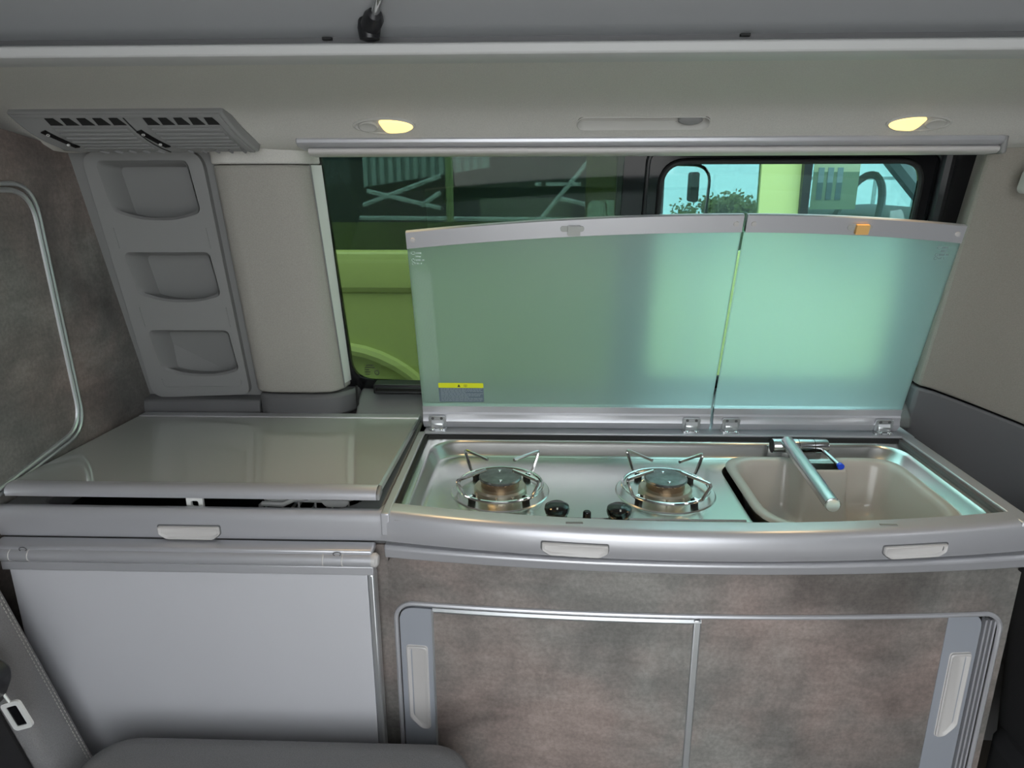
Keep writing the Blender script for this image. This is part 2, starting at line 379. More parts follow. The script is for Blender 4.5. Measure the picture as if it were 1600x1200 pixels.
# pillar cover: rounded fabric column with a reveal towards the glass
pc = room('wall_pillar', 'pale fabric covered window pillar beside the pocket panel', (-.5, 1.45, .95))
def pil(z, dz=0):
    t = (1.45-z)/.5
    y = ywall(z)
    return [(-.590-.018*t, y+.02), (-.588-.018*t, y-.030), (-.574-.018*t, y-.046), (-.55-.018*t, y-.052), (-.48, y-.053), (-.440, y-.048), (-.424-.002*t, y-.036), (-.414-.003*t, y-.018), (-.403-.008*t, y+.018), (-.403-.008*t, y+.03)]
zs = lin(.958, 1.424, 12)
MB().loft([[(x, y, z) for x, y in pil(z)] for z in zs]).build('fabric_cover', 'pillar', pc, bevel=.006, smooth=60)
def rev(z):
    t = (1.45-z)/.5; y = ywall(z)
    return [(-.4155-.003*t, y-.016), (-.4125-.003*t, y-.0175), (-.4010-.008*t, y+.012), (-.4030-.008*t, y+.014)]
MB().loft([[(x, y, z) for x, y in rev(z)] for z in lin(.972, 1.424, 10)]).build('reveal_strip', mat('pale smooth trim', (.66, .66, .64), .45), pc)
MB().tube([(-.413-.003*(1.45-z)/.5, ywall(z)-.019, z) for z in lin(.962, 1.424, 8)], .0016, 6).build('edge_bead', 'plastic2', pc)
MB().loft([[(x-.001*(-1 if x > -.5 else 1), y-.001, z) for x, y in pil(z)] for z in (1.4255, 1.436, 1.452, 1.47)]).build('upper_flange', 'liner', pc, bevel=.003)
lowp = lambda z: [(-.600, ywall(z)+.03), (-.600, ywall(z)-.040), (-.57, ywall(z)-.058), (-.47, ywall(z)-.060), (-.425, ywall(z)-.050), (-.395, ywall(z)-.012), (-.388, ywall(z)+.03)]
MB().loft([[(x, y-(.95-z)*.25, z) for x, y in lowp(z)] for z in (.903, .925, .955)]).build('lower_cover', 'dark', pc, bevel=.008, smooth=60)
struct(MB().sweepx([-.862, -.602], lambda x: [(1.44, .900), (1.445, .935), (1.475, .94), (1.53, .94), (1.53, .900)]).build('trim_5', 'dark', bevel=.004), 'dark strip under the pocket panel')
# window sill
struct(MB().sweepx(lin(-.388, .792, 6), lambda x: [(1.425, .890), (1.425, .912), (1.452, .934), (1.487, .950), (1.52, .950), (1.52, .890)]).build('trim_6', 'sill', bevel=.006, seg=3), 'grey window sill behind the lids')
MB().tube([(-.387, ywall(z)-.03-.02*(1-(z-.90)/.07), z) for z in lin(.905, .97, 5)], .003, 6).build('sill_gap_seal', 'rubber', pc)

# ================================================================== WINDOW
def WYG(z): return ywall(z, -.012)
win = room('window_1', 'tinted side window with a sliding pane behind the lids', (.19, 1.5, .93))
hole_l = roundpoly([(-.402, .972), (.160, .955), (.160, 1.462), (-.402, 1.462)], [.045, .02, .02, .02], 6)
hole_r = roundpoly([(.232, .985), (.735, .985), (.700, 1.428), (.229, 1.428)], [.04, .05, .045, .045], 8)
frame = holed([[(-.45, .90), (.84, .90), (.84, 1.49), (-.45, 1.49)], hole_l, hole_r], lambda x, z: (x, WYG(z), z), lambda x, z: (x, WYG(z)+.012, z)).build('frame', 'gloss', win, smooth=0)
lp = [(x, z) for x, z in hole_l]
holed([lp], lambda x, z: (x, WYG(z)+.004, z), lambda x, z: (x, WYG(z)+.008, z)).build('fixed_pane', 'pane', win, smooth=0)
holed([hole_r], lambda x, z: (x, WYG(z)+.004, z), lambda x, z: (x, WYG(z)+.008, z)).build('sliding_pane', 'sash', win, smooth=0)
MB().tube([(x, WYG(z)-.003, z) for x, z in hole_r], .005, 8, True).build('pane_seal', 'rubber', win)
o2 = roundpoly([(.205, .955), (.770, .955), (.732, 1.452), (.203, 1.452)], [.05, .05, .05, .03], 8)
MB().tube([(x, WYG(z)-.004, z) for x, z in o2], .004, 8, True).build('slide_track', 'black', win)
MB().tube([(x, WYG(z)+.012, z) for x, z in roundpoly([(.236, 1.424), (.322, 1.422), (.325, .99)], [0, .035, 0], 8)], .0030, 6).build('pane_edge', 'gloss', win)
MB().tube([(x, WYG(z)-.008, z) for x, z in [(.775, .955), (.735, 1.45)]], .012, 8).build('side_seal', 'black', win)
wl = MB().box(-.352, -.17, WYG(.95)-.045, WYG(.95)-.004, .950, .972).build('latch_block', 'black', win, bevel=.004)
MB().box(-.346, -.17, WYG(.95)-.050, WYG(.95)-.042, .958, .966).build('latch_grip', 'gloss', wl, bevel=.002)
# small stamp on the fixed pane
stm = MB()
for i, (a, b) in enumerate(((0, .016), (-.003, .022), (-.004, .010), (-.004, .012), (-.004, .010))):
    z = 1.006-i*.0055; x = -.372+a; stm.box(x, x+b, WYG(z)+.002, WYG(z)+.0035, z, z+.0018)
for a in range(10):
    q = 2*PI*a/10; x = -.350+.0045*math.cos(q); z = .989+.0055*math.sin(q); stm.box(x-.0012, x+.0012, WYG(z)+.002, WYG(z)+.0035, z-.001, z+.001)
stm.build('glass_stamp', 'black', win, smooth=0)
# roller blind housing
rb = thing('roller_blind', 'grey roller blind cassette along the top of the window', 'blind', (.17, 1.27, 1.44))
MB().sweepx(lin(-.412, .772, 4), lambda x: [(1.300, 1.447), (1.262, 1.4525), (1.254, 1.457), (1.254, 1.4655), (1.262, 1.469), (1.300, 1.469)]).build('cassette', 'alu', rb, bevel=.002)
MB().sweepx(lin(-.395, .772, 4), lambda x: [(1.305, 1.4365), (1.270, 1.4385), (1.262, 1.4425), (1.262, 1.4490), (1.270, 1.4515), (1.305, 1.4515)]).build('pull_bar', 'handle', rb, bevel=.002)
MB().box(.770, .779, 1.256, 1.300, 1.437, 1.468).build('end_cap', 'plastic', rb, bevel=.004)

# ================================================================== RIGHT PILLAR
rp = room('wall_right', 'beige grey door pillar beside the sink', (.95, 1.4, .9))
def rpy(z): return 1.455-.26*(z-.9)
def rprof(z, o=0):
    y = rpy(z); t = (1.46-z)/.5
    e = .782+.012*t
    return [(e+.012, y+.07), (e-o, y+.010), (e+.002-o, y-.002-o), (e+.03, y-.012-o), (e+.10, y-.03-o), (e+.20, y-.08-o), (e+.30, y-.17-o), (e+.46, y-.30-o), (e+.46, y+.07)]
def bound(x): return .985-.36*max(0, x-.80)
def shear(zs, o, low):
    loops = []
    for z in zs:
        l = []
        for x, y in rprof(z, o): l.append((x, y, z))
        loops.append(l)
    return loops
hi = []
for z in lin(0, 1, 10):
    l = []
    for x, y in rprof(1.2):
        zz = bound(x)+(1.485-bound(x))*z; l.append((x+.012*(1.2-zz)/.5, y+rpy(zz)-rpy(1.2), zz))
    hi.append(l)
MB().loft(hi).build('upper_cover', mat('beige grey pillar fabric', (.275, .252, .218), .95, bump=(700, .4), var=(450, .07)), rp, bevel=.004, smooth=60)
lo = []
for z in lin(0, 1, 8):
    l = []
    for x, y in rprof(1.2, .004):
        zz = .3+(bound(x)-.004-.3)*z; l.append((x+.012*(1.2-zz)/.5, y+rpy(zz)-rpy(1.2), zz))
    lo.append(l)
MB().loft(lo).build('lower_cover', 'dark', rp, bevel=.006, smooth=60)
bh = thing('belt_height_adjuster', 'small pale grey belt adjuster on the door pillar', 'belt fitting', (.84, 1.26, 1.39))
MB().loft([[(.830+u, 1.262-.262*(v)-d, 1.392+v) for u, v in rrect(-.011+i, .05, -.020+i, .024-i, .012-i, 5)] for d, i in ((-.012, 0), (.014, 0), (.018, .003))]).build('slider', 'handle', bh)
MB().loft([[(.846+u, 1.262-.262*(v)-d, 1.392+v) for u, v in rrect(-.014, .014, -.010, .012, .006, 5)] for d in (.017, .022)]).build('button', 'plastic', bh)

# ================================================================== HEADLINER FITTINGS
def liner_pt(x, y, d=0): return (x, y-d*.27, liner_z(y)-d)
av = thing('air_vent_panel', 'grey roof air outlet with two louvred vents and black sliders', 'air vent', (-.64, 1.17, 1.45))
def vp(u, v, d=0):           # u 0..1 along x, v 0..1 bottom to top, d proud
    y = 1.268-.074*v; z = 1.4520+.0585*v
    xl = -.795-.066*v**.5; xr = -.478-.028*v
    return (xl+(xr-xl)*u, y-d*.62-.004*math.sin(PI*v), z-d*.78-.005*math.sin(PI*v))
def vgrid(u0, u1, v0, v1, d0, d1, nu=8, nv=6):
    mb = MB(); top = [[vp(u0+(u1-u0)*i/nu, v0+(v1-v0)*j/nv, d1) for j in range(nv+1)] for i in range(nu+1)]
    bot = [[vp(u0+(u1-u0)*i/nu, v0+(v1-v0)*j/nv, d0) for j in range(nv+1)] for i in range(nu+1)]
    return mb.loft([t+list(reversed(b)) for t, b in zip(top, bot)])
vgrid(0, 1, 0, 1, -.01, .010, 16, 10).build('housing', 'plastic', av, bevel=.003, smooth=40)
vgrid(.02, .985, .93, .985, .008, .0135).build('top_lip', 'plastic', av, bevel=.002)
vgrid(.955, .985, .03, .95, .008, .0135).build('side_lip', 'plastic', av, bevel=.002)
for ua, ub in ((.14, .515), (.60, .955)):
    body = vgrid(ua, ub, .12, .74, .009, .0115).build('louvre_panel', 'plastic2', av, bevel=.001)
    for k in range(6):
        v = .17+.095*k; vgrid(ua+.015, ub-.015, v, v+.05, .010, .0140).build('slat', 'plastic', body, bevel=.0008)
    n = 5; w_ = (ub-ua)/n
    for k in range(n):
        a = ua+w_*k+.012; mb = MB()
        q = [vp(a, .76, .0108), vp(a+w_*.80, .76, .0108), vp(a+w_*.60, .90, .0108), vp(a+w_*.06, .90, .0108)]
        q2 = [vp(a, .76, .004), vp(a+w_*.80, .76, .004), vp(a+w_*.60, .90, .004), vp(a+w_*.06, .90, .004)]
        mb.loft([q2, q]).build('outlet_slot', 'rubber', av)
        vgrid(a+w_*.45, a+w_*.55, .02, .10, .009, .014, 2, 2).build('guide_tooth', 'plastic', av)
    sd = MB().loft([[vp(ua+du-.055, v, d) for du, v in ((-.020, .62), (.012, .66), (.048, .22), (.016, .20))] for d in (.008, .0125)]).build('slider', 'gloss', av)
    for (du, v, r) in ((.003, .57, .0026), (.022, .31, .0022)):
        c = Vector(vp(ua+du-.055, v, .0132))
        MB().tube([c+Vector((r*math.cos(a), .35*r*math.sin(a)*-1, .5*r*math.sin(a))) for a in [2*PI*i/12 for i in range(12)]], (.0006 if v > .4 else .0009), 5, True).build('slider_mark', 'white', sd)
MB().tube([vp(.527, v, .0105) for v in lin(.02, .92, 8)], .0012, 5).build('centre_seam', 'rubber', av)

def lamp(name, label, x, flip):
    t = thing(name, label, 'lamp', (x, 1.18, 1.47), 'reading lamps in the headliner')
    Y = 1.178
    def pt(u, v, d): return lpt(x+flip*u, v, d)
    ring = lambda s, d: [pt(.052*s*math.cos(a)-.004, .017*s*math.sin(a), d) for a in [2*PI*i/40 for i in range(40)]]
    MB().loft([ring(1, -.004), ring(1, .0030), ring(.93, .0042), ring(.90, .0026), ring(.3, .0026)]).build('bezel', 'lampring', t, smooth=60)
    sw = lambda s, d: [pt(-.030+.017*s*math.cos(a), .011*s*math.sin(a), d) for a in [2*PI*i/24 for i in range(24)]]
    MB().loft([sw(1, 0), sw(1, .0045), sw(.85, .0058), sw(.7, .0050)]).build('switch_button', 'lampring', t)
    lensloop = [(-.012, .0135), (.012, .0140), (.030, .0115), (.042, .0050), (.045, 0), (.042, -.0055), (.030, -.0125), (.012, -.0145), (0, -.0140), (-.006, -.006)]
    lo_ = lambda i, d: [pt(.015+(u-.015)*i, v*i, d) for u, v in roundpoly(lensloop, .006, 3)]
    MB().loft([lo_(1, -.001), lo_(1, .0050), lo_(.9, .0062)]).build('lens', 'lamp', t)
    ld = bpy.data.lights.new('lamp_light', 'AREA'); ld.shape = 'ELLIPSE'; ld.size = .05; ld.size_y = .024; ld.energy = .24; ld.spread = math.radians(105); ld.color = (1, .66, .30)
    lo2 = bpy.data.objects.new('lamp_light', ld); COL.objects.link(lo2); lo2.location = lpt(x+flip*.016, 0, .010); lo2.rotation_euler = (math.radians(-24), 0, 0); put(lo2, t)
    return t
lamp('reading_lamp', 'lit reading lamp in the headliner next to the fabric window pillar', -.250, 1)
lamp('reading_lamp', 'lit reading lamp in the headliner above the sink and faucet', .612, -1)

# ================================================================== KITCHEN
X0, X1 = -.237, .757
def bow(x, b): return .987-(b*(1-((x-.26)/.5)**2) if -.24 <= x <= .76 else 0)
KX = lin(-.237, .757, 34)
FX = lin(-.8585, -.245, 4)+KX
# worktop frame with the long aluminium fascia
wf = thing('worktop_frame', 'pale aluminium worktop frame with bowed front fascia and grip plates', 'worktop', (.2, 1.0, .85))
MB().sweepx(FX, lambda x: [(bow(x, .048)+.004, .8505), (bow(x, .053)+.000, .862), (bow(x, .055)+.000, .884), (bow(x, .055)+.003, .893), (bow(x, .055)+.008, .8985), (bow(x, .055)+.016, .9000),
                           (bow(x, .055)+(.040 if x > -.24 else .020), .9000 if x > -.24 else .897), (bow(x, .055)+(.040 if x > -.24 else .020), .8505)]).build('front_fascia', 'alu', wf, smooth=50)
MB().sweepx(KX, lambda x: [(bow(x, .036)+.002, .822), (bow(x, .040)-.002, .840), (bow(x, .040)+.002, .8445), (bow(x, .040)+.04, .8445), (bow(x, .036)+.04, .822)]).build('lower_band', 'alu', wf, bevel=.002, smooth=50)
MB().sweepx(FX, lambda x: [(bow(x, .040)+.012, .842), (bow(x, .040)+.012, .852), (bow(x, .04)+.04, .852), (bow(x, .04)+.04, .842)]).build('shadow_gap', 'dark', wf)
# side and back rims round the steel tray
MB().loft([[(a, y, .862), (a, y, .900), (a+.018, y, .9005), (a+.026, y, .8985), (a+.026, y, .862)] for a, y in ((.735, .985), (.735, 1.43))]).build('side_rim', 'alu', wf, bevel=.002)
MB().box(-.240, -.226, .985, 1.43, .862, .9005).build('side_rim', 'alu', wf, bevel=.002)
MB().box(-.240, .761, 1.352, 1.43, .868, .9005).build('back_rim', 'alu', wf, bevel=.002)
MB().loft([[(.727, y, .868), (.727, y, .8965), (.735, y, .8965), (.735, y, .868)] for y in (1.0, 1.36)]).build('tray_seal', 'dark', wf)
MB().box(-.226, -.219, 1.0, 1.352, .868, .8965).build('tray_seal', 'rubber', wf)
MB().box(-.226, .735, 1.345, 1.3525, .868, .8965).build('tray_seal', 'rubber', wf)
def grip(x, wd_, parent, z0=.858, z1=.878):
    zc = (z0+z1)/2; h = (z1-z0)/2
    base = [(-wd_, h), (-wd_, -.2*h), (-wd_+.012, -h), (wd_-.012, -h), (wd_, -.2*h), (wd_, h)]
    def lp(i, d): return [(x+u*(1-i/wd_), bow(x+u, .0540)-.0008-d, zc+v*(1-i/h)) for u, v in roundpoly(base, .003, 3)]
    o = MB().loft([lp(-.0018, -.004), lp(-.0018, .0006)]).build('grip_gap', 'dark', parent)
    MB().loft([lp(0, -.002), lp(0, .0040), lp(.0008, .0048), lp(.0018, .0046), lp(.0042, .0014)]).build('grip_plate', 'handle', o, smooth=50)
grip(-.546, .049, wf, .852, .874); grip(.060, .049, wf); grip(.564, .049, wf)
for x in (.060, .530):
    MB().box(x-.013, x+.013, bow(x, .055)+.020, bow(x, .055)+.026, .8990, .9008).build('lid_buffer', 'plastic', wf, bevel=.0005)

# steel tray with hob and sink opening
hob = thing('hob_tray', 'brushed stainless steel hob tray with two gas burners and black knobs', 'hob', (.0, 1.15, .862))
TR = (-.219, .727, .982, 1.345)
def trl(i, r, z): return [(x, y, z) for x, y in rrect(TR[0]+i, TR[1]-i, TR[2]+i, TR[3]-i, r, 10)]
tray_out = [(x, y, .8905) for x, y in rrect(TR[0], TR[1], TR[2], TR[3], .004, 10)]
def sink_loop(i, r=.07):
    return roundpoly([(.362+i, .994+i), (.690-i, .994+i), (.690-i, 1.290-i), (.578+i*.3, 1.290-i), (.574+i*.3, 1.228-i*.3), (.506-i*.3, 1.228-i*.3), (.492-i*.3, 1.290-i), (.362+i, 1.290-i)],
                     [r+.02, r+.02, r, .012, .014, .014, .012, r-.01], 7)
def sink_hole(): return rrect(.354, .700, 1.0170, 1.300, [.06, .06, .04, .04], 8)
mbt = MB().loft([tray_out, trl(.010, .055, .8905), trl(.0125, .055, .8895), trl(.016, .053, .884), trl(.024, .048, .866), trl(.030, .045, .8625), trl(.034, .042, .862)], False, False)
fl = holed([[(p[0], p[1]) for p in trl(.034, .042, 0)], sink_hole()], lambda x, y: (x, y, .862)); mbt.add(fl.v, fl.f)
sh = sink_hole(); mbt.loft([[(x, y, .862) for x, y in sh], [(x, y, .845) for x, y in sh]], False, False)
mbt.build('tray', 'steel', hob, smooth=40)
MB().loft([[(x, y, .846) for x, y in sh], [(x, y, .74) for x, y in sh]], False, True).build('sink_well', 'rubber', hob)

def burner(bx_, by_, rot, parent):
    o = MB().lathe([(.0, .8622), (.088, .8622), (.086, .8640), (.080, .8630), (.0, .8628)], (0, 0, 0), 48).build('gas_burner', 'steel', parent, loc=None)
    parts = []
    parts.append(MB().lathe([(.047, .8630), (.047, .8690), (.044, .8725), (.036, .8735), (.034, .8735)], n=48).build('burner_plate', 'plate'))
    ring = []
    for k, (r, z) in enumerate(((.034, .8725), (.034, .879), (.0365, .8845))):
        ring.append([(r*math.cos(2*PI*j/72), r*math.sin(2*PI*j/72), z) for j in range(72)])
    ring.append([((.0365+(.001 if j % 3 else -.0015))*math.cos(2*PI*j/72), (.0365+(.001 if j % 3 else -.0015))*math.sin(2*PI*j/72), .8865) for j in range(72)])
    parts.append(MB().loft(ring).build('flame_ring', 'brass'))
    parts.append(MB().lathe([(.0375, .8865), (.038, .8885), (.036, .8905), (.010, .8912), (.001, .8912)], n=40).build('burner_cap', 'cap'))
    for a in (30, 150, 265, 300, 210):
        q = math.radians(a)
        parts.append(MB().lathe([(.0022, .8725), (.0022, .8745), (.001, .875)] if a < 200 else [(.0028, .863), (.0028, .868), (.0015, .869)], ((.040 if a < 200 else .0475)*math.cos(q), (.040 if a < 200 else .0475)*math.sin(q), 0), 10).build('burner_screw', 'plate'))
    for a in (95, 275):
        q = math.radians(a); parts.append(MB().lathe([(.003, .8908), (.003, .892), (.0015, .8926)], (.022*math.cos(q), .022*math.sin(q), 0), 10).build('burner_screw', 'chrome'))
    parts.append(MB().tube([(.0755*math.cos(2*PI*j/56), .0755*math.sin(2*PI*j/56), .8745) for j in range(56)], .0028, 8, True).build('support_ring', 'chrome'))
    for k in range(4):
        q = math.radians(45+90*k+rot); c, s = math.cos(q), math.sin(q); P = lambda r, z, t=0: (r*c-t*s, r*s+t*c, z)
        parts.append(MB().tube([P(.066, .8735), P(.076, .8735), P(.0825, .8790), P(.0955, .9045), P(.0965, .9090), P(.0945, .9112), P(.0890, .9115), P(.034, .9112)], .0030, 8).build('support_prong', 'chrome'))
        parts.append(MB().box(-.005, .005, -.005, .005, .8625, .8740, Matrix.Translation((.066*c, .066*s, 0)) @ Matrix.Rotation(q, 4, 'Z')).build('rubber_foot', 'rubber', bevel=.001))
    for p in parts: p.parent = o
    o.location = (bx_, by_, 0)
    return o
b1 = burner(-.062, 1.158, 0, hob)
b2 = burner(.232, 1.160, -7, hob)
def knob(x, y, big):
    if big:
        k = MB().lathe([(.017, .862), (.017, .872), (.0165, .876), (.0190, .879), (.0205, .885), (.0195, .891), (.014, .8945), (.001, .8955)], (x, y, 0), 28).build('knob', 'gloss', hob)
        MB().box(x-.0012, x+.0012, y-.018, y-.006, .8925, .8945).build('knob_mark', 'white', k)
    else:
        MB().lathe([(.012, .862), (.012, .866), (.007, .868), (.0065, .885), (.005, .887), (.001, .887)], (x, y, 0), 20).build('igniter_button', 'gloss', hob)
knob(.036, 1.040, True); knob(.084, 1.030, False); knob(.136, 1.036, True)
MB().tube([(-.205, 1.052, .8622), (.345, 1.052, .8622)], .0022, 6).build('pressed_bead', 'steel', hob)

# sink basin and faucet
sk = thing('sink_basin', 'beige plastic sink basin with notched back rim set in the steel tray', 'sink', (.52, 1.13, .86))
loops = []
for i, z, r in ((.004, .8695, .07), (-.001, .871, .07), (-.003, .8745, .07), (-.001, .8785, .07), (.004, .880, .07), (.011, .8795, .068), (.0155, .876, .066), (.019, .868, .064), (.034, .800, .056), (.040, .786, .05), (.052, .778, .045)):
    loops.append([(x, y, z) for x, y in sink_loop(i, r)])
MB().loft(loops, False, True).build('basin', 'sink', sk, smooth=60)
MB().lathe([(.020, .7785), (.020, .7795), (.012, .7795), (.001, .7786)], (.47, 1.10, 0), 24).build('drain', 'chrome', sk)
fc = thing('faucet', 'satin chrome faucet with long straight spout folded over the sink', 'faucet', (.49, 1.31, .87))
MB().lathe([(.001, -.053), (.0135, -.053), (.0142, -.052), (.0142, .050), (.0128, .053), (.001, .053)], (.519, 1.312, .8935), 32, 'x').build('body', 'faucet', fc)
for dx in (-.004, .026):
    MB().lathe([(.0144, -.0005), (.0144, .0005)], (.519+dx, 1.312, .8935), 32, 'x').build('body_joint', 'black', fc)
MB().lathe([(.0136, -.001), (.0136, 0), (.001, .0001)], (.4655, 1.312, .8935), 28, 'x').build('end_disc', 'rubber', fc)
MB().cyl((.519, 1.322, .875), (.519, 1.322, .862), .012).build('mount', 'faucet', fc)
sp_ = MB().cyl((.490, 1.300, .906), (.476, 1.042, .897), .0125, 28).build('spout', 'faucet', fc, bevel=.001)
MB().cyl((.4760, 1.0425, .897), (.4758, 1.040, .897), .0105, 24).build('spout_end', 'alu2', sp_)
lv = MB().cyl((.560, 1.302, .890), (.568, 1.238, .884), .0042, 12).build('lever', 'faucet', fc)
MB().cyl((.568, 1.239, .884), (.5685, 1.232, .8835), .0062, 14).build('lever_cap', 'blue', lv)

# ---- cabinet below
cab = thing('kitchen_cabinet', 'kitchen cabinet with brown concrete look front and two sliding doors', 'cabinet', (.26, 1.1, 0))
def cy(x): return bow(x, .026)+.006
ZT, ZB = .822, .06
DOOR = (-.225, .739, .12, .740)
inner = rrect(DOOR[0], DOOR[1], DOOR[2], DOOR[3], .030, 8)
# densify the straight top and bottom
def dens(l, d=.03):
    out = []
    for i, p in enumerate(l):
        q = l[(i+1) % len(l)]; n = max(1, int(math.hypot(q[0]-p[0], q[1]-p[1])/d))
        out += [(p[0]+(q[0]-p[0])*k/n, p[1]+(q[1]-p[1])*k/n) for k in range(n)]
    return out
inner = dens(inner)
cxm, czm = (DOOR[0]+DOOR[1])/2, (DOOR[2]+DOOR[3])/2
outl = []
for x, z in inner:
    fx = (X1-.002-cxm)/(DOOR[1]-cxm); zz = (ZT-czm)/(DOOR[3]-czm)*(z-czm)+czm if z > czm else (ZB-czm)/(DOOR[2]-czm)*(z-czm)+czm
    xx = cxm+(x-cxm)*fx
    if z > DOOR[3]-.0301 and z > czm: zz = ZT if abs(z-DOOR[3]) < .03 and DOOR[0]+.012 < x < DOOR[1]-.012 else zz
    if x < DOOR[0]+.012: xx = X0+.002
    if x > DOOR[1]-.012: xx = X1-.002
    outl.append((min(max(xx, X0+.002), X1-.002), zz))
fr = MB(); k = len(inner)
fr.loft([[(x, cy(x), z) for x, z in outl], [(x, cy(x), z) for x, z in inner], [(x, cy(x)+.02, z) for x, z in inner]], False, False)
fr.build('face_frame', 'lam', cab, smooth=40)
MB().box(X1-.018, X1-.002, 1.0, 1.42, ZB, .845).build('side_panel', 'lam', cab)
MB().box(X0+.002, X0+.016, 1.0, 1.42, ZB, .845).build('side_panel', 'lam', cab)
MB().sweepx(KX[1:-1], lambda x: [(cy(x)+.024, ZB), (cy(x)+.024, .70), (cy(x)+.034, .70), (cy(x)+.034, ZB)]).build('inner_back', 'dark', cab)
MB().tube([(x, cy(x)-.001, z) for x, z in inner], .0040, 8, True).build('door_surround', 'alu', cab)
MB().box(X0, X1, 1.02, 1.40, 0, ZB).build('plinth', 'dark', cab)
MB().box(-.275, X0+.0035, .9932, .9985, ZB, .842).build('filler_strip', 'lam', cab)
def sdoor(xa, xb, d, strip, hx, mirrored):
    xs = lin(xa, xb, 22); L0 = DOOR[2]+.006; L1 = DOOR[3]-.007
    r = .026
    sa, sb = strip
    if mirrored: pa, pb = xa, sa
    else: pa, pb = sb, xb
    dpan = MB().sweepx(lin(pa, pb, 18), lambda x: [(cy(x)+d, L0), (cy(x)+d, L1), (cy(x)+d+.008, L1), (cy(x)+d+.008, L0)]).build('sliding_door', 'lam', cab, smooth=40)
    rr = [0, r, 0, 0] if not mirrored else [r, 0, 0, 0]
    ol = roundpoly([(sb, L1), (sa, L1), (sa, L0), (sb, L0)], [r if mirrored else 0, 0 if mirrored else r, 0, 0], 8)
    holed([ol], lambda x, z: (x, cy(x)+d-.001, z), lambda x, z: (x, cy(x)+d+.008, z)).build('door_strip', 'doorgrey', dpan)
    z0, z1 = .50, .662
    base = [(-.017, z1), (-.017, z0+.020), (.003, z0), (.017, z0), (.017, z1)]
    if mirrored: base = [(-u, z) for u, z in base][::-1]
    def lp(i, dd): return [(hx+u*(1-i/.017), cy(hx+u)+d-dd, (z0+z1)/2+(z-(z0+z1)/2)*(1-i/.08)) for u, z in roundpoly(base, .006, 4)]
    MB().loft([lp(-.0012, 0), lp(-.0012, .0016), lp(0, .0018), lp(0, .0046), lp(.0012, .0056), lp(.0026, .0052), lp(.0060, .0014)]).build('handle_cup', 'handle', dpan, smooth=50)
    return dpan
dL = sdoor(-.219, .258, -.002, (-.219, -.164), -.192, False)
dR = sdoor(.262, .720, .009, (.658, .715), .690, True)
MB().sweepx(lin(-.164, .262, 18), lambda x: [(cy(x)-.004, .727), (cy(x)-.006, .731), (cy(x)-.003, .735), (cy(x)+.006, .735), (cy(x)+.006, .727)]).build('top_edge', 'alu2', dL)
MB().box(.250, .262, cy(.26)-.0055, cy(.26)+.008, DOOR[2]+.006, .735).build('side_edge', 'alu2', dL, bevel=.002)
MB().box(-.1655, -.1625, cy(-.16)-.0045, cy(-.16)+.006, DOOR[2]+.006, .733).build('strip_edge', 'alu2', dL)
for q, xx in enumerate((.718, .724, .730)):
    MB().sweepx([xx, xx+.003], lambda x: [(cy(x)+.004-.002*q, DOOR[2]+.01), (cy(x)+.004-.002*q, DOOR[3]-.016+q*.001), (cy(x)+.014, DOOR[3]-.016), (cy(x)+.014, DOOR[2]+.01)]).build('guide_rail', 'alu', cab)

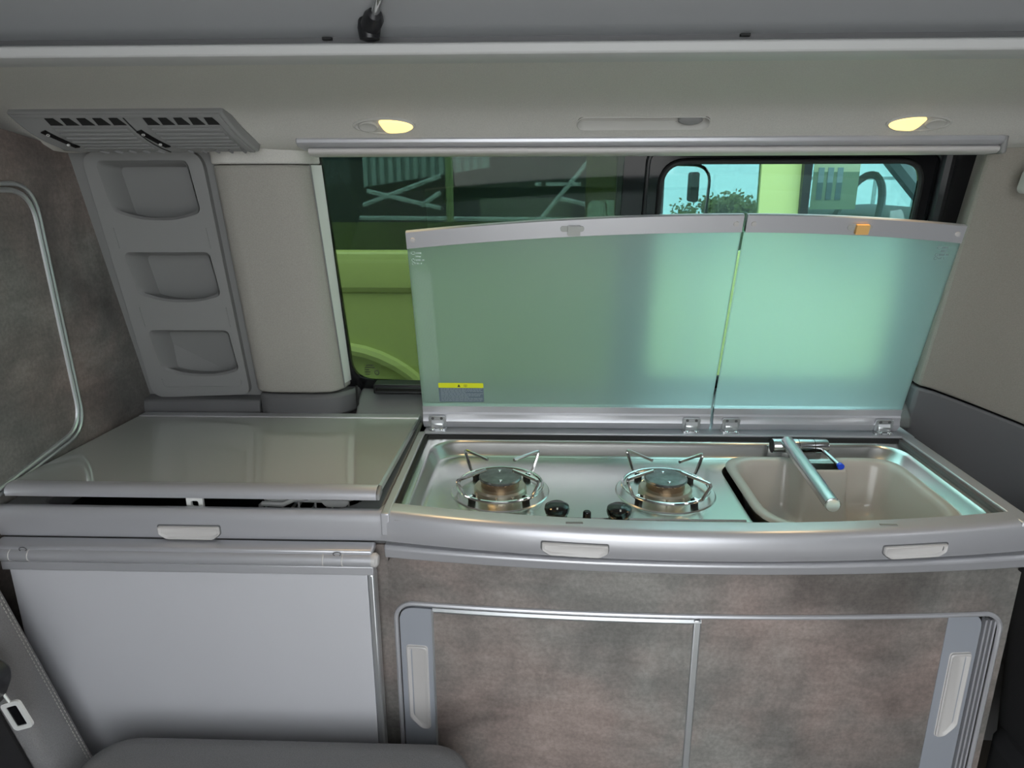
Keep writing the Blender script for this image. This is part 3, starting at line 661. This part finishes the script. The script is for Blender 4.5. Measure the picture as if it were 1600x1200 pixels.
# ---- glass lids
def ztop(x):
    return 1.339-.0843*(x-.36)**2 if x < .36 else 1.339-.133*(x-.36)**2
def lidpt(x, z, d=0):         # d towards the viewer, normal to the lid
    return (x, ylid(z)-d*math.cos(LEAN), z-d*math.sin(LEAN))
def glass_lid(label, xa, xb, xs_b, latch_x, latch_mt, stickers, hinge_x):
    t = thing('glass_lid', label, 'lid', ((xa+xb)/2, ylid(.9), .9), 'frosted glass lids standing open')
    xs = lin(xa, xb, 16); ZB_ = .948
    gl = MB().loft([[lidpt(x, ZB_-.012, -.003), lidpt(x, ztop(x)-.012, -.003), lidpt(x, ztop(x)-.012, .003), lidpt(x, ZB_-.012, .003)] for x in xs]).build('glass_pane', 'frost', t, smooth=20)
    MB().loft([[lidpt(x, ztop(x)-.029, -.006), lidpt(x, ztop(x), -.006), lidpt(x, ztop(x)+.0015, 0), lidpt(x, ztop(x), .006), lidpt(x, ztop(x)-.029, .006)] for x in xs]).build('edge_rail', 'alu', t, smooth=30)
    MB().loft([[lidpt(x, z, d) for z, d in ((.905, -.007), (.952, -.007), (.952, .005), (.939, .006), (.936, .009), (.928, .010), (.922, .014), (.915, .014), (.905, .009))] for x in (xa, xb)]).build('bottom_rail', 'alu', t, smooth=30)
    for x in (xa+.012, xb-.012):
        a = lidpt(x, ztop(x)-.014, .005); b = lidpt(x, ztop(x)-.014, .0085)
        MB().cyl(a, b, .005, 16, .004).build('buffer', 'handle', t)
    bo = MB().loft([[lidpt(latch_x+u, ztop(latch_x)-.015+v, d) for u, v in rrect(-.021, .021, -.005, .005, .0049, 5)] for d in (.005, .0075)]).build('latch_slot', 'clear', t)
    MB().loft([[lidpt(latch_x+u+.003, ztop(latch_x)-.018+v, d) for u, v in rrect(-.011, .011, -.007, .009, .001, 2)] for d in (.007, .014)]).build('latch_tongue', latch_mt, bo)
    MB().loft([[lidpt(latch_x+u+.003, ztop(latch_x)-.014+v, d) for u, v in rrect(-.006, .006, -.0025, .0025, .001, 2)] for d in (.0135, .0147)]).build('latch_hole', 'clear' if latch_mt == 'clear' else 'orange', bo)
    for hx in hinge_x:
        h = MB().loft([[lidpt(hx+u, .924+v, d) for u, v in rrect(-.018, .018, -.014, .011, .004, 4)] for d in (.013, .0165)]).build('hinge', 'alu2', t)
        y0 = ylid(.91)
        MB().loft([[(hx+u, 1.374+v, z) for u, v in rrect(-.018, .018, -.012, .012, .004, 4)] for z in (.9005, .9035)]).build('hinge_plate', 'alu2', h)
        MB().loft([[(x, 1.364, .9035), (x, 1.361, .914), (x, 1.366, .923), (x, 1.374, .925), (x, 1.384, .922), (x, 1.386, .9035)] for x in (hx-.013, hx+.013)]).build('knuckle', 'alu2', h, bevel=.002)
        for u in (-.009, .009):
            MB().lathe([(.0040, .9035), (.0040, .9055), (.0028, .9062), (.0015, .9050), (.0005, .9050)], (hx+u, 1.3585+.0, 0), 14).build('screw', 'chrome', h)
            a = lidpt(hx+u, .931, .016); b = lidpt(hx+u, .931, .0178); MB().cyl(a, b, .003, 12).build('screw', 'dark', h)
    return t, gl
lid1, gl1 = glass_lid('wide frosted glass lid above the gas burners with a yellow warning sticker', -.232, .3565, None, .062, 'clear', True, (-.202, .318))
lid2, gl2 = glass_lid('narrower frosted glass lid above the sink with an orange catch', .3625, .737, None, .556, 'orange', False, (.398, .704))
# warning sticker and certification marks on the wide lid
stk = MB().loft([[lidpt(-.1505+u, .9835+v, d) for u, v in rrect(-.0455, .0455, -.0215, .0215, .002, 3)] for d in (.0032, .0036)]).build('warning_sticker', 'stick', gl1)
MB().loft([[lidpt(-.1505+u, 1.0005+v, d) for u, v in rrect(-.0455, .0455, -.0055, .0055, .002, 3)] for d in (.0034, .0040)]).build('sticker_header', 'yellow', gl1)
icon = MB(); icon.loft([[lidpt(-.1545+u, 1.0005+v, d) for u, v in ((-.003, -.003), (.003, -.003), (0, .0032))] for d in (.0040, .0043)])
for l_ in ([(-.1440, -.0020), (-.1440, .0020), (-.1410, .0014), (-.1380, .0020), (-.1380, -.0020), (-.1410, -.0026)],):
    icon.tube([lidpt(u, 1.0005+v, .0042) for u, v in l_], .00035, 5, True)
icon.tube([lidpt(-.141, 1.0005+.0014, .0042), lidpt(-.141, 1.0005-.0026, .0042)], .00035, 5)
icon.build('sticker_icons', 'black', gl1, smooth=0)
tx = MB()
for r_ in range(11):
    z = .992-r_*.0027; wln = .080 if r_ not in (3, 7) else .05
    x = -.192
    while x < -.192+wln:
        ww = random.uniform(.003, .009); tx.loft([[lidpt(x+u, z+v, d) for u, v in ((0, 0), (ww, 0), (ww, .0011), (0, .0011))] for d in (.0036, .0039)]); x += ww+.0012
tx.build('sticker_text', 'print', gl1, smooth=0)
def marks(x0, z0, par, s, mt):
    mk = MB()
    for r_, row in enumerate(((.007, .012, 0), (.0, .012, 0), (.005, .010, .005), (.006, .006, .004))):
        x = x0
        for q, ww in enumerate(row):
            if ww:
                z = z0-r_*.0065
                if q == 0 and ww < .008:
                    mk.tube([lidpt(x+ww/2+ww/2*math.cos(a), z+.0025*math.sin(a), .0034) for a in [2*PI*i/10 for i in range(10)]], .0005, 4, True)
                else:
                    n_ = int(ww/.0025)
                    for i in range(n_):
                        mk.loft([[lidpt(x+i*.0025+u, z-.0015+v, d) for u, v in ((0, 0), (.0016, 0), (.0016, .003), (0, .003))] for d in (.0032, .0035)])
            x += (ww or .006)+.002
    mk.build('certification_marks', mt, par, smooth=0)
marks(-.226, 1.272, gl1, 1, 'pale'); marks(.700, 1.283, gl2, 1, 'print')
# dotted print band along the left edge of the wide lid (fine screen print: one joined part)
dots = MB()
for r_ in range(92):
    for c_ in range(11):
        z = .965+r_*.0030+(.0015 if c_ % 2 else 0); x = -.224+c_*.0030
        s_ = .00055
        dots.add([lidpt(x-s_, z-s_, .00335), lidpt(x+s_, z-s_, .00335), lidpt(x+s_, z+s_, .00335), lidpt(x-s_, z+s_, .00335)], [(0, 1, 2, 3)])
do = dots.build('screen_print', 'pale', gl1, smooth=0); do['kind'] = 'stuff'

# ---- cool box with raised lid
cb = thing('cool_box', 'top loading cool box with pale glass lid raised over its dark opening', 'cool box', (-.55, 1.2, .5))
bx = (-.858, -.242, .995, 1.43)
holed([[(bx[0], bx[2]+.0125), (bx[1], bx[2]+.0125), (bx[1], bx[3]), (bx[0], bx[3])], roundpoly([(-.80, 1.0125), (-.300, 1.0125), (-.262, 1.075), (-.262, 1.39), (-.80, 1.39)], .03)], lambda x, y: (x, y, .8955), lambda x, y: (x, y, .86)).build('rim', 'plastic2', cb, bevel=.003)
MB().loft([[(x, y, z) for x, y in rrect(-.80, -.262, 1.0105, 1.39, .01)] for z in (.861, .50)], False, True).build('liner', 'black', cb)
MB().box(-.858, -.245, 1.0, 1.42, 0.02, .49).build('base', 'dark', cb)
wb = thing('wire_basket', 'white coated wire basket inside the cool box', 'basket', (-.45, 1.15, .80))
for z, r in ((.885, .0035), (.80, .0028)):
    MB().tube([(x, y, z) for x, y in rrect(-.46, -.30, 1.060, 1.32, .025, 5)], r, 8, True).build('wire_hoop', 'white', wb)
for x in lin(-.45, -.31, 6):
    MB().tube([(x, 1.060, .885), (x, 1.062, .80), (x, 1.30, .80), (x, 1.32, .885)], .0018, 6).build('wire', 'white', wb)
MB().tube([(-.455, 1.052, .878), (-.450, 1.048, .884), (-.415, 1.046, .884), (-.395, 1.050, .893), (-.375, 1.05, .895)], .0045, 8).build('basket_grip', 'white', wb)
MB().loft([[(x, 1.05+o_, z) for x, z in roundpoly([(-.355, .890), (-.345, .878), (-.312, .878), (-.305, .890)], .005)] for o_ in (0, .006)]).build('basket_clip', 'white', wb)
def clp(x, s, d=0):       # s 0 back .. 1 front; lid lifted at the front
    y = 1.425-.415*s; z = .907+.018*s; return (x, y, z+d)
cl = MB().loft([[clp(x, s, d) for s, d in ((.05, -.004), (.05, .0045), (.97, .0045), (.97, -.004))] for x in (-.850, -.2500)]).build('lid', 'coolglass', cb)
cl['label'] = 'pale reflective glass lid, slightly raised'
MB().loft([[clp(x, s, d) for s, d in ((-.01, -.008), (-.01, .0065), (.06, .0065), (.06, -.008))] for x in (-.850, -.2465)]).build('back_strip', 'alu', cl, bevel=.002)
MB().loft([[clp(x, s, d) for s, d in ((.955, -.006), (.955, .0055), (.985, .0055), (1.005, .000), (1.012, -.006), (1.010, -.0125), (.99, -.013), (.985, -.006))] for x in (-.850, -.2500)]).build('front_strip', 'alu', cl, smooth=60)
MB().loft([[clp(x, s, d) for s, d in ((.955, -.008), (.955, .0050), (1.012, -.002), (1.012, -.013))] for x in (-.2500, -.2440)]).build('strip_end', 'plastic', cl, bevel=.002)
MB().loft([[clp(-.250+u, s, d) for u, d in ((0, -.006), (0, .0045), (.004, .003), (.004, -.006))] for s in (.05, .95)]).build('side_edge', 'alu2', cl)
ca = MB()
lpz = lambda i, o_: [(-.545+u, 1.012+o_, .8995+v) for u, v in rrect(-.0135+i, .0135-i, -.013+i, .013-i, .003, 3)]
a_, b_ = lpz(0, 0), lpz(0, .005); c_, d_ = lpz(.0075, 0), lpz(.0075, .005); n_ = len(a_)
ca.loft([d_, b_, a_, c_, d_], False, False); ca.build('catch', 'white', cl)

# ---- folding table hung on the rail
tb = thing('folding_table', 'pale grey table board hanging from an aluminium rail beside the cabinet', 'table', (-.55, .96, .45))
MB().box(-.832, -.2605, .962, .980, .18, .8085).build('board', 'table', tb, bevel=.001)
MB().box(-.2605, -.2490, .959, .983, .18, .8085).build('side_edge', 'alu2', tb, bevel=.003)
MB().box(-.840, -.2490, .957, .984, .8085, .8230).build('top_profile', 'alu', tb, bevel=.001)
MB().tube([(-.855, .962, .8330), (-.251, .962, .8330)], .0105, 20).build('rail', 'alu', tb)
MB().box(-.855, -.2500, .960, .990, .8395, .8495).build('rail_mount', 'alu', tb, bevel=.003)
MB().lathe([(.0112, 0), (.0112, .006), (.008, .010), (.001, .0115)], (-.251, .962, .8330), 20, 'x').build('rail_end_cap', 'handle', tb)
for xa in (-.822, -.326):
    for q in (0, .030): MB().lathe([(.0108, -.0009), (.0112, 0), (.0108, .0009)], (xa+q, .962, .833), 20, 'x').build('clamp_ring', 'handle', tb)
    MB().tube([(xa+.022+.006*math.cos(a), .9575, .8445+.0035*math.sin(a)) for a in [2*PI*i/12 for i in range(12)]], .0008, 5, True).build('clamp_pin', 'dark', tb)

# ================================================================== SEAT
bs = thing('rear_bench', 'grey fabric rear bench with stitched backrest edge and dark centre', 'bench', (-.45, .5, 0))
def bfx(z): return -.712-.29*(z-.495)
prof_b = lambda i: [(y, i) for y in ()]
edge = [(bfx(z), z) for z in lin(.40, .95, 8)]
MB().loft([[(bfx(z)+o_, y, z) for y, o_ in ((.845, -.14), (.912, -.14), (.912, -.012), (.906, -.003), (.895, 0), (.85, 0), (.836, -.006), (.832, -.02))] for z in lin(.30, .95, 10)]).build('backrest_bolster', 'seat', bs, bevel=.004, smooth=60)
MB().loft([[(bfx(z)+o_-.02, y, z) for y, o_ in ((.10, -.12), (.832, -.12), (.832, 0), (.10, 0))] for z in lin(.30, .95, 6)]).build('backrest', 'seatdark', bs, bevel=.01)
for q in range(52):
    z = .50+q*.0085; c0 = Vector((bfx(z)+.0006, .893, z)); c1 = Vector((bfx(z+.005)+.0006, .8925, z+.005))
    pass
th = MB()
for q in range(70):
    for y in (.899, .8925):
        z = .42+q*.0068; th.tube([(bfx(z)+(.0008 if y < .895 else -.0005), y, z), (bfx(z+.0042)+(.0008 if y < .895 else -.0005), y, z+.0042)], .0007, 4)
s_ = th.build('stitching', 'thread', bs, smooth=0); s_['kind'] = 'stuff'
cu = []
for z, i in ((.36, .0), (.525, 0), (.545, .006), (.553, .016), (.556, .035)):
    cu.append([(x, y, z) for x, y in rrect(-.69+i, -.088-i, .08+i, .905-i, .07-i, 8)])
MB().loft(cu).build('seat_cushion', 'seat', bs, smooth=60)
th = MB()
for q in range(40):
    y = .82-q*.008; th.tube([(-.105, y, .5515), (-.105, y-.005, .5515)], .0007, 4)
s_ = th.build('stitching', 'thread', bs, smooth=0); s_['kind'] = 'stuff'
MB().box(-.69, -.12, .10, .88, 0, .36).build('seat_base', 'dark', bs)
bt = thing('seat_belt_tongue', 'metal seat belt tongue with white frame hanging in front of the bench backrest', 'belt tongue', (-.74, .80, .66))
mx = Matrix.Translation((-.722, .79, .680)) @ Matrix.Rotation(math.radians(20), 4, 'Y') @ Matrix.Rotation(math.radians(-38), 4, 'Y')
def bl_(i, o_): return [mx @ Vector((u, o_, v)) for u, v in rrect(-.015+i, .015-i, -.023+i, .023-i, .006 if i == 0 else .002, 4)]
MB().loft([bl_(.0065, .004), bl_(0, .004), bl_(0, 0), bl_(.0065, 0), bl_(.0065, .004)], False, False).build('tongue_frame', 'white', bt)
MB().loft([bl_(.006, .0035), bl_(.006, .0015)]).build('belt_slot', 'gloss', bt)
MB().tube([mx @ Vector((0, .002, .022)), mx @ Vector((-.004, .004, .05)), mx @ Vector((-.025, .01, .10))], .002, 6).build('webbing_edge', 'white', bt)
bk = thing('seat_belt_buckle', 'black seat belt buckle housing on the bench backrest', 'belt buckle', (-.77, .79, .70))
MB().loft([[(-.745+u, .80-o_, .735+v) for u, v in roundpoly([(-.05, -.05), (.004, -.035), (.022, .0), (.026, .02), (.012, .034), (-.05, .045)], .008)] for o_ in (0, .03)]).build('housing', 'black', bk, bevel=.004)

# front seat beyond the cabinet
fs = thing('front_seat', 'black front seat back beyond the kitchen cabinet', 'seat', (1.0, 1.05, 0))
MB().loft([[(x, y, z) for x, y in rrect(.83+.10*(1-z), 1.05, .55, 1.20, .08, 6)] for z in lin(.15, .78, 6)]).build('seat_back', 'seatdark', fs, smooth=60)
MB().loft([[(x, y, z) for x, y in rrect(.86, 1.3, .58, 1.15, .06, 6)] for z in (.10, .40)]).build('seat_base', 'seatdark', fs, bevel=.02)

# ================================================================== OUTSIDE
struct(MB().box(-25, 25, -25, 30, -.50, -.40).build('ground', 'asphalt'), 'pale concrete yard')
NY, FY = 2.35, 3.95
nv = thing('lime_van', 'lime green van parked alongside, dark rear glass and clear front windows', 'van', (-.2, 3.1, -.4))
def side(y0, sgn, mtn):
    holes = [roundpoly([(-2.3, 1.17), (.26, 1.17), (.26, 1.66), (-2.2, 1.66)], .04), roundpoly([(.40, 1.17), (.715, 1.17), (.715, 1.66), (.40, 1.66)], .03), roundpoly([(.87, 1.13), (2.2, 1.10), (1.75, 1.66), (.87, 1.66)], .03)]
    if sgn < 0: holes = [holes[0], roundpoly([(.56, 1.13), (2.2, 1.10), (1.75, 1.66), (.56, 1.66)], .03)]
    o = holed([[(-2.6, -.05), (2.7, -.05), (2.65, 1.0), (2.2, 1.08), (1.85, 1.78), (-2.6, 1.78)]]+holes, lambda x, z: (x, y0+(.06*max(0, z-1.1)+.02*max(0, .9-z))*sgn, z), lambda x, z: (x, y0+(.06*max(0, z-1.1)+.02*max(0, .9-z)+.03)*sgn, z)).build('side_body', 'lime', nv, smooth=0)
    for h, mt_ in zip(holes, ('privacy', 'vglass', 'vglass')):
        if sgn < 0 and mt_ == 'privacy': mt_ = 'privacy'
        holed([h], lambda x, z: (x, y0+(.06*max(0, z-1.1)+.012)*sgn, z), lambda x, z: (x, y0+(.06*max(0, z-1.1)+.016)*sgn, z)).build('side_window', mt_, nv, smooth=0)
    return o
side(NY, 1, 'lime'); side(FY, -1, 'lime')
MB().sweepx([-2.5, .30], lambda x: [(NY-.001, 1.03), (NY-.018, 1.05), (NY-.022, 1.12), (NY-.012, 1.165), (NY+.004, 1.175), (NY+.01, 1.03)]).build('belt_moulding', 'lime', nv, bevel=.006)
MB().tube([(-.70+.42*math.cos(a), NY-.006, .42+.42*math.sin(a)) for a in [PI*i/24 for i in range(25)]], .022, 8).build('wheel_arch', 'lime', nv)
MB().lathe([(.34, -.09), (.36, -.06), (.36, .06), (.34, .09), (.22, .09)], (-.70, NY+.06, -.05), 32, 'y').build('wheel', 'rubber', nv)
MB().box(-2.5, 1.9, NY, FY, 1.76, 1.80).build('roof', 'lime', nv)
MB().box(-2.5, 2.5, NY+.05, FY-.05, .05, .12).build('floor_pan', 'rubber', nv)
MB().box(.255, .405, NY-.006, NY+.02, 1.16, 1.70).build('pillar_cover', 'black', nv)
MB().box(.30, .34, NY+.06, FY-.06, .1, 1.70).build('partition', 'rubber', nv) if False else None
MB().loft([[(x, y, z) for x, z in roundpoly([(1.25, .85), (1.22, 1.16), (1.35, 1.25), (1.75, 1.27), (2.1, 1.18), (2.1, .85)], .05)] for y in (NY+.15, FY-.15)]).build('dashboard', 'dash', nv)
MB().tube([(1.25+.05*math.sin(a), NY+.55+.19*math.cos(a), 1.22+.19*math.sin(a)) for a in [2*PI*i/28 for i in range(28)]], .014, 8, True).build('steering_wheel', 'dash', nv)
MB().box(.84, .866, NY-.004, NY+.03, 1.14, 1.70).build('window_channel', 'black', nv)
MB().tube([(1.62, FY-.06, 1.72), (2.2, FY-.10, 1.10)], .05, 8).build('front_pillar', 'dash', nv)
MB().loft([[(x, FY+.10+o_, z) for x, z in rrect(.845, .890, 1.27, 1.43, .015, 4)] for o_ in (0, .09)]).build('door_mirror', 'black', nv)
ps = thing('paper_notice', 'pale yellow notice sheet behind the lime van front window', 'notice', (.97, 2.45, 1.3))
MB().box(.885, 1.03, NY+.035, NY+.037, 1.30, 1.455).build('sheet', 'paper', ps)
for q in range(3): MB().box(.90+q*.03, .918+q*.03, NY+.033, NY+.0352, 1.33, 1.43).build('print_column', 'print', ps)
# hall added behind the van, standing in for reflections in its dark glass
hl = thing('hall', 'dark hall facade with steel bracing, standing in for a reflection in the van glass', 'building', (-2, 6.2, -.4))
MB().box(-7, .95, 6.3, 6.6, -.4, 4.2).build('wall', 'hall', hl)
cz = lambda x: 1.333+(x+1.44)*.148
MB().loft([[(x, 6.14, cz(x)), (x, 6.18, cz(x)), (x, 6.18, 2.4), (x, 6.14, 2.4)] for x in (-1.46, -.40)]).build('cladding', 'corr', hl)
for k in range(15):
    x = -1.455+k*.071; MB().loft([[(q, 6.10, cz(q)), (q, 6.139, cz(q)), (q, 6.139, 2.4), (q, 6.10, 2.4)] for q in (x, x+.036)]).build('cladding_rib', 'corr', hl)
for a, b in (((-1.456, 1.186), (-.796, 1.419)), ((-1.419, 1.30), (-.804, 1.159)), ((-1.49, 1.081), (.3, 1.065)), ((.04, 1.08), (.46, 1.58)), ((.193, 1.236), (.66, 1.13)), ((-.97, 1.18), (-.80, 1.29))):
    MB().tube([(a[0], 6.05, a[1]), (b[0], 6.05, b[1])], .020, 6).build('brace', 'brace', hl)
for xa, xb in ((-.022, .035), (.075, .377)): MB().box(xa, xb, 6.27, 6.299, 1.335, 1.365).build('facade_strip', 'brace', hl)
pst = tag(MB().tube([(-.625, 5.2, -.4), (-.625, 5.2, 2.6)], .028, 10).build('lime_post', 'lime'), 'thin lime green post behind the dark van glass', 'post')
# tree, verge, fence
tr = thing('tree', 'bare branching tree with young leaves behind the vans', 'tree', (2.6, 12, -.4))
tm = MB(); tips = []
def branch(p, d, l, r, n):
    q = p+d*l; tm.tube([p, (p+q)/2+Vector((random.uniform(-.04, .04), 0, random.uniform(-.03, .03)))*l, q], [r, r*.85, r*.7], 6)
    if n == 0: tips.append(q); return
    for _ in range(3):
        dd = (d+Vector((random.uniform(-.9, .9), random.uniform(-.5, .5), random.uniform(-.35, .55)))).normalized(); branch(q, dd, l*random.uniform(.62, .8), r*.62, n-1)
branch(Vector((2.9, 12, -.4)), Vector((0, 0, 1)), .50, .08, 6)
tm.build('branches', 'bark', tr, smooth=0)
lf = MB()
for q in tips:
    for _ in range(3):
        c = q+Vector((random.gauss(0, .09), random.gauss(0, .09), random.gauss(0, .07))); a = Vector((random.gauss(0, 1), random.gauss(0, 1), random.gauss(0, 1))).normalized()*.035; b = a.orthogonal().normalized()*.025
        lf.add([c-a, c+b, c+a, c-b], [(0, 1, 2, 3)])
s_ = lf.build('leaves', 'leaf', tr, smooth=0); s_['kind'] = 'stuff'
vg = MB().box(3.0, 25, 14, 30, -.40, -.25).build('verge', 'grass'); vg['kind'] = 'structure'; vg['label'] = 'green verge beyond the yard'
fn = thing('rail_fence', 'pale rail fence on the verge beyond the windscreen', 'fence', (9, 15, -.3))
for k in range(9): MB().box(5.2+k*.8, 5.26+k*.8, 15, 15.06, -.26, 1.5).build('fence_post', 'corr', fn)
for z in (.5, 1.35): MB().box(5.0, 12, 15.0, 15.04, z, z+.06).build('fence_rail', 'corr', fn)
